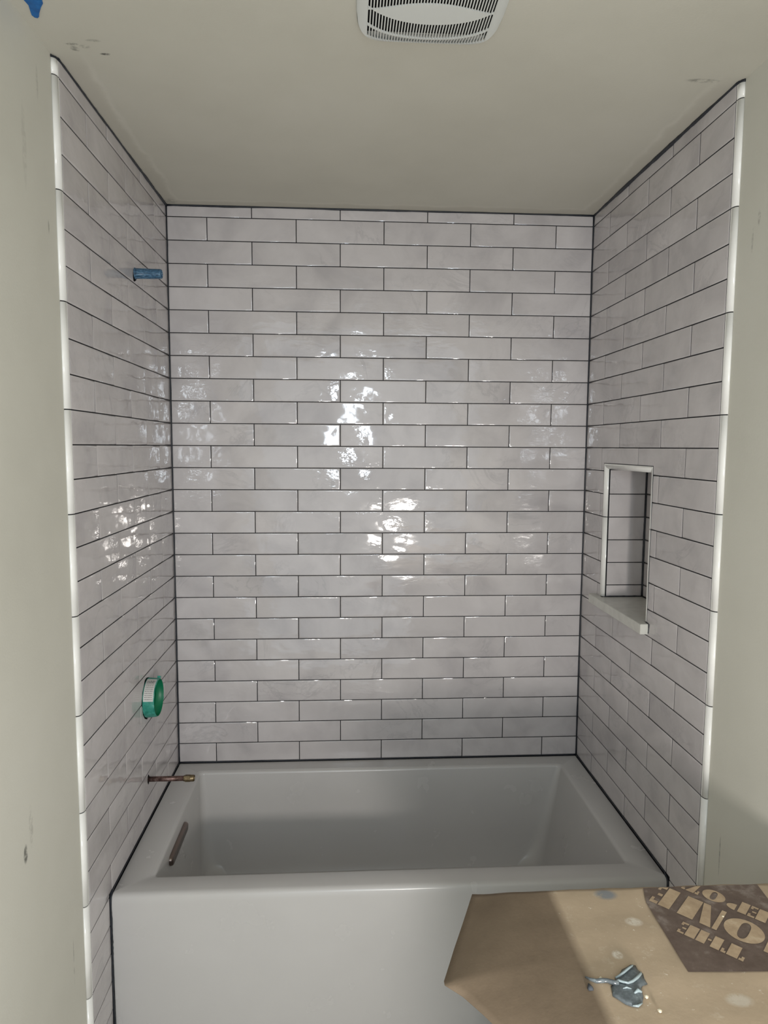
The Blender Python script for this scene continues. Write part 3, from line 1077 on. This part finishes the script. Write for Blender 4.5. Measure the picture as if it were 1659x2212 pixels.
pc = root('kraft_paper_sheet', (1.22, -1.85, VZ), 'brown kraft protective paper with dark printed square draped over the vanity', 'paper')
bm = bmesh.new()
rg = random.Random(11)
foldx = lambda y: 0.9500 + 0.006 * (-1.373 - y) / 0.27 + 0.0015 * math.sin(y * 31)
edgey = lambda x: -1.3735 + 0.0015 * math.sin(x * 37) + 0.0008 * math.sin(x * 90)
NXc, NYc = 36, 140
grid = []
for j in range(NYc + 1):
    row = []
    for i in range(NXc + 1):
        s, q = i / NXc, j / NYc
        y = -1.3735 + (VY0 + 1.3735) * q
        xl = foldx(y)
        x = xl + (VX1 - 0.001 - xl) * s
        if j == 0:
            y = edgey(x)
        z = 0.8612 + 0.0006 * math.sin(x * 40 + y * 23) + 0.0004 * math.sin(y * 71)
        row.append(bm.verts.new((x, y, z)))
    grid.append(row)
# flap folded over the front edge
outer = [(-1.373, 0.8385, -1.3195, 0.8215), (-1.42, 0.812, -1.385, 0.8215), (-1.47, 0.785, -1.450, 0.8215), (-1.53, 0.7565, -1.523, 0.8215),
         (-1.56, 0.782, -1.549, 0.8215), (-1.60, 0.805, -1.583, 0.8215), (-1.64, 0.823, -1.612, 0.8215), (-1.70, 0.852, -1.66, 0.822), (-1.80, 0.895, -1.77, 0.824), (-1.95, 0.925, -1.93, 0.83), (VY0, 0.94, VY0, 0.845)]



def outer_at(y):
    for a, b in zip(outer, outer[1:]):
        if b[0] <= y <= a[0]:
            t_ = (a[0] - y) / (a[0] - b[0])
            return Vector([a[k] + (b[k] - a[k]) * t_ for k in (1, 2, 3)])
    return Vector(outer[-1][1:]) if y < outer[-1][0] else Vector(outer[0][1:])


NF = 12
fl = []
for j in range(NYc + 1):
    v0 = grid[j][0]
    y = -1.3735 + (VY0 + 1.3735) * j / NYc
    p1 = outer_at(y)
    row = [v0]
    for i in range(1, NF + 1):
        s = i / NF
        p = v0.co.lerp(p1, s)
        p.z += 0.004 * math.sin(PI * s) * min(1.0, (-1.373 - y) * 12) + 0.0012 * math.sin(s * 9 + y * 20) * s
        row.append(bm.verts.new(p))
    fl.append(row)
for g in (grid, fl):
    flip = g is fl
    for a, b in zip(g, g[1:]):
        for i in range(len(a) - 1):
            f = bm.faces.new((a[i], b[i], b[i + 1], a[i + 1]) if not flip else (a[i + 1], b[i + 1], b[i], a[i]))
            f.smooth = True
bmesh.ops.recalc_face_normals(bm, faces=bm.faces)
if sum(f.normal.z for f in bm.faces) < 0:
    bmesh.ops.reverse_faces(bm, faces=bm.faces)
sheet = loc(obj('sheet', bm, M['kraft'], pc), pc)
md = sheet.modifiers.new('thickness', 'SOLIDIFY')
md.thickness = 0.0012
md.offset = -1


# print: dark square and stencilled letters, read from the other side
def flat(name, polys, z, m, label=None, par=None):
    b = bmesh.new()
    for pl in polys:
        vs = [b.verts.new((x, y, z)) for x, y in pl]
        f = b.faces.new(vs)
        f.normal_update()
        if f.normal.z < 0:
            f.normal_flip()
    o_ = loc(obj(name, b, m, par or pc), par or pc)
    if label:
        o_['label'] = label
    return o_


sq = flat('printed_square', [[(1.109, -1.568), (1.225, -1.573), (1.326, -1.575), (1.325, -1.42), (1.330, -1.3775), (1.225, -1.3768), (1.126, -1.3775), (1.1145, -1.415)]], 0.8630, M['print'], 'dark brown printed square')
R2 = math.sqrt(0.5)


def L2(s, t_, u, v):
    """letter-local (u reading direction, v up) around centre (s, t) on the two diagonals"""
    cx = (s + t_) * R2
    cy = (-s + t_) * R2
    return (cx - R2 * u - R2 * v, cy + R2 * u - R2 * v)


def letter(ch, w, h):
    q = w / 2
    k = h / 2
    st = w * 0.38
    R = lambda a, b, c, d: [(a, c), (b, c), (b, d), (a, d)]
    if ch == 'H':
        return [R(-q, -q + st, -k, k), R(q - st, q, -k, k), R(-q + st * 1.12, q - st * 1.12, -h * .07, h * .07)]
    if ch == 'E':
        e = -q + w * .56
        g = e + w * .06
        return [R(-q, e, -k, k), R(g, q, k - h * .14, k), R(g, q, -k, -k + h * .14), R(g, q * .7, -h * .06, h * .06),
                [(q - w * .14, k - h * .28), (q, k - h * .28), (q, k - h * .15), (q - w * .14, k - h * .15)], [(q - w * .14, -k + h * .15), (q, -k + h * .15), (q, -k + h * .28), (q - w * .14, -k + h * .28)]]
    if ch == 'T':
        a = w * .24
        return [R(-a, a, -k, k), R(-q, -a * 1.2, k - h * .17, k), R(a * 1.2, q, k - h * .17, k),
                R(-q, -q + w * .12, k - h * .34, k - h * .18), R(q - w * .12, q, k - h * .34, k - h * .18)]
    if ch == 'O':
        n_ = 32
        out = []
        f = lambda i: 2 * PI * i / n_
        O_ = [(q * math.cos(f(i)), k * math.sin(f(i))) for i in range(n_)]
        I_ = [(w * .13 * math.cos(f(i)), h * .39 * math.copysign(abs(math.sin(f(i))) ** .6, math.sin(f(i)))) for i in range(n_)]
        for i in range(n_):
            j = (i + 1) % n_
            out.append([O_[i], O_[j], I_[j], I_[i]])
        return out
    if ch in 'DP':
        pos = [R(-q, -q + st * 1.1, -k, k)]
        b0 = -k if ch == 'D' else -k * 0.1
        c0, rv = (b0 + k) / 2, (k - b0) / 2
        x_ = -q + st * 1.45
        pos.append([(x_, b0)] + [(x_ + (q - x_) * math.cos(a), c0 + rv * math.sin(a)) for a in [(-PI / 2) + PI * i / 12 for i in range(1, 12)]] + [(x_, k)])
        return pos
    if ch == 'M':
        return [R(-q, -q + w * .12, -k, k), R(q - w * .40, q, -k, k), [(-w * .35, k), (-w * .08, k), (w * .085, -k), (-w * .10, -k)]]
    return []


text_rows = [
    (-0.1770, 0.0570, [('E', 1.8070, 0.033), ('M', 1.8665, 0.061), ('O', 1.9300, 0.058), ('H', 1.9890, 0.050)]),
    (-0.2350, 0.0300, [('E', 1.8640, 0.026), ('H', 1.8960, 0.034), ('T', 1.9310, 0.032)]),
    (-0.1190, 0.0320, [('T', 1.8330, 0.028), ('O', 1.8680, 0.036), ('P', 1.9060, 0.031), ('E', 1.9370, 0.027), ('D', 1.9680, 0.033)]),
]


def clipy(p):
    return [(min(max(x, 1.112), 1.3235), min(max(y, -1.572), -1.3785)) for x, y in p]


def good(p):
    a = 0
    for (x0_, y0_), (x1_, y1_) in zip(p, p[1:] + p[:1]):
        a += x0_ * y1_ - x1_ * y0_
    return abs(a) > 1e-6


for t_, h, ls in text_rows:
    for ch, s, w in ls:
        a = letter(ch, w, h)
        pl = [clipy([L2(s, t_, u, v) for u, v in p]) for p in a]
        flat('printed_letter', [p for p in pl if good(p)], 0.8636, M['letter'], 'kraft-coloured stencil letter ' + ch, sq)

# ------------------------------------------------------------------ mortar smear on the paper
ms = root('mortar_smear', (1.01, -1.59, 0.8626), 'shiny blue-grey mortar smear dropped on the brown paper', 'mortar')
body = [(0.9945, -1.580), (0.999, -1.571), (1.008, -1.566), (1.014, -1.558), (1.025, -1.5525), (1.031, -1.549), (1.038, -1.551), (1.0375, -1.560), (1.042, -1.567), (1.040, -1.576), (1.040, -1.587),
        (1.031, -1.590), (1.027, -1.595), (1.026, -1.602), (1.024, -1.609), (1.017, -1.621), (1.009, -1.6265), (1.001, -1.6245), (0.994, -1.6205), (0.987, -1.6115), (0.9815, -1.6055), (0.984, -1.597), (0.986, -1.588)]
cxy = Vector((1.012, -1.588))


def blob(bm, pts, z0, h, c, lev=5, bump=0.001, seed=1):
    rg = random.Random(seed)
    rings = []
    for L in range(lev + 1):
        s = 1 - L / lev
        hh = h * math.sin(PI / 2 * (L / lev)) ** 0.6 if L else 0
        ring = []
        if L == lev:
            break
        for x, y in pts:
            x_, y_ = c.x + (x - c.x) * s, c.y + (y - c.y) * s
            ring.append(bm.verts.new((x_, y_, z0 + hh + (rg.uniform(-bump, bump) if L else 0))))
        rings.append(ring)
    n_ = len(pts)
    for a, b in zip(rings, rings[1:]):
        for k in range(n_):
            f = bm.faces.new((a[k], a[(k + 1) % n_], b[(k + 1) % n_], b[k]))
            f.smooth = True
    cv = bm.verts.new((c.x, c.y, z0 + h))
    for k in range(n_):
        f = bm.faces.new((rings[-1][k], rings[-1][(k + 1) % n_], cv))
        f.smooth = True
    bm.faces.new(rings[0][::-1])


bm = bmesh.new()
blob(bm, body, 0.8622, 0.0045, cxy, 6, 0.0007, 3)
add_tube(bm, [(0.9555, -1.570, 0.8630), (0.961, -1.576, 0.8640), (0.968, -1.580, 0.8643), (0.976, -1.5795, 0.8645), (0.984, -1.580, 0.8645), (0.990, -1.584, 0.865), (0.998, -1.587, 0.865)], [0.0010, 0.0022, 0.0030, 0.0032, 0.0030, 0.0034, 0.0035], 10)
loc(obj('smear', fix(bm), M['mortar'], ms), ms)
bm = bmesh.new()
zr = 0.8668
add_tube(bm, [(0.997, -1.577, zr - .001), (1.003, -1.575, zr), (1.012, -1.570, zr + .001), (1.022, -1.563, zr + .0012), (1.030, -1.557, zr), (1.033, -1.553, zr - .002)], [0.0011, 0.0016, 0.0018, 0.0017, 0.0013, 0.0007], 8)
add_tube(bm, [(0.992, -1.585, zr - .001), (0.999, -1.584, zr + .0006), (1.004, -1.588, zr + .0014), (1.010, -1.590, zr + .0014), (1.018, -1.587, zr + .0012), (1.028, -1.580, zr + .001), (1.036, -1.572, zr - .0008), (1.040, -1.566, zr - .003)], [0.0010, 0.0018, 0.0019, 0.0016, 0.0020, 0.0022, 0.0018, 0.0008], 8)
add_tube(bm, [(0.999, -1.598, zr), (1.005, -1.597, zr + .0008), (1.011, -1.599, zr)], [0.0007, 0.0014, 0.0006], 8)
add_tube(bm, [(1.012, -1.606, zr - .001), (1.019, -1.602, zr), (1.024, -1.604, zr - .0014)], [0.0010, 0.0028, 0.0012], 8)
add_tube(bm, [(1.002, -1.6245, zr - .003), (1.009, -1.6255, zr - .0028), (1.017, -1.621, zr - .0028)], [0.0010, 0.0018, 0.0010], 8)
loc(obj('ridge', fix(bm), M['mortar_hi'], ms, label='pale raised ridges'), ms)
bm = bmesh.new()
blob(bm, [(0.951, -1.590), (0.9555, -1.581), (0.9600, -1.591), (0.9585, -1.5945), (0.952, -1.5945)], 0.8622, 0.0040, Vector((0.9555, -1.590)), 3, 0.0003)
obj('mortar_chip', fix(bm), M['chip'], None, label='small dark grey mortar chip by the paper fold left of the smear', category='mortar')
for nm, (x, y, s), lb in (('crumb', (1.0275, -1.6105, 0.0032), 'pale crumb touching the right side of the mortar smear'),
                          ('crumb', (0.9765, -1.5735, 0.0024), 'pale crumb beside the thin tail of the mortar smear'),
                          ('crumb', (1.2245, -1.4560, 0.0022), 'tiny white crumb above the round printed letter'),
                          ('crumb', (1.0350, -1.6350, 0.0032), 'pale crumb below and right of the mortar smear')):
    bm = bmesh.new()
    r = bmesh.ops.create_icosphere(bm, subdivisions=1, radius=s)
    rg = random.Random(int(x * 1e4))
    for v in r['verts']:
        v.co = Vector((v.co.x * rg.uniform(.8, 1.2) + x, v.co.y * rg.uniform(.8, 1.2) + y, v.co.z * 0.6 + 0.8624 + s * 0.5))
    obj(nm, fix(bm), M['crumb'], None, label=lb, category='crumb')
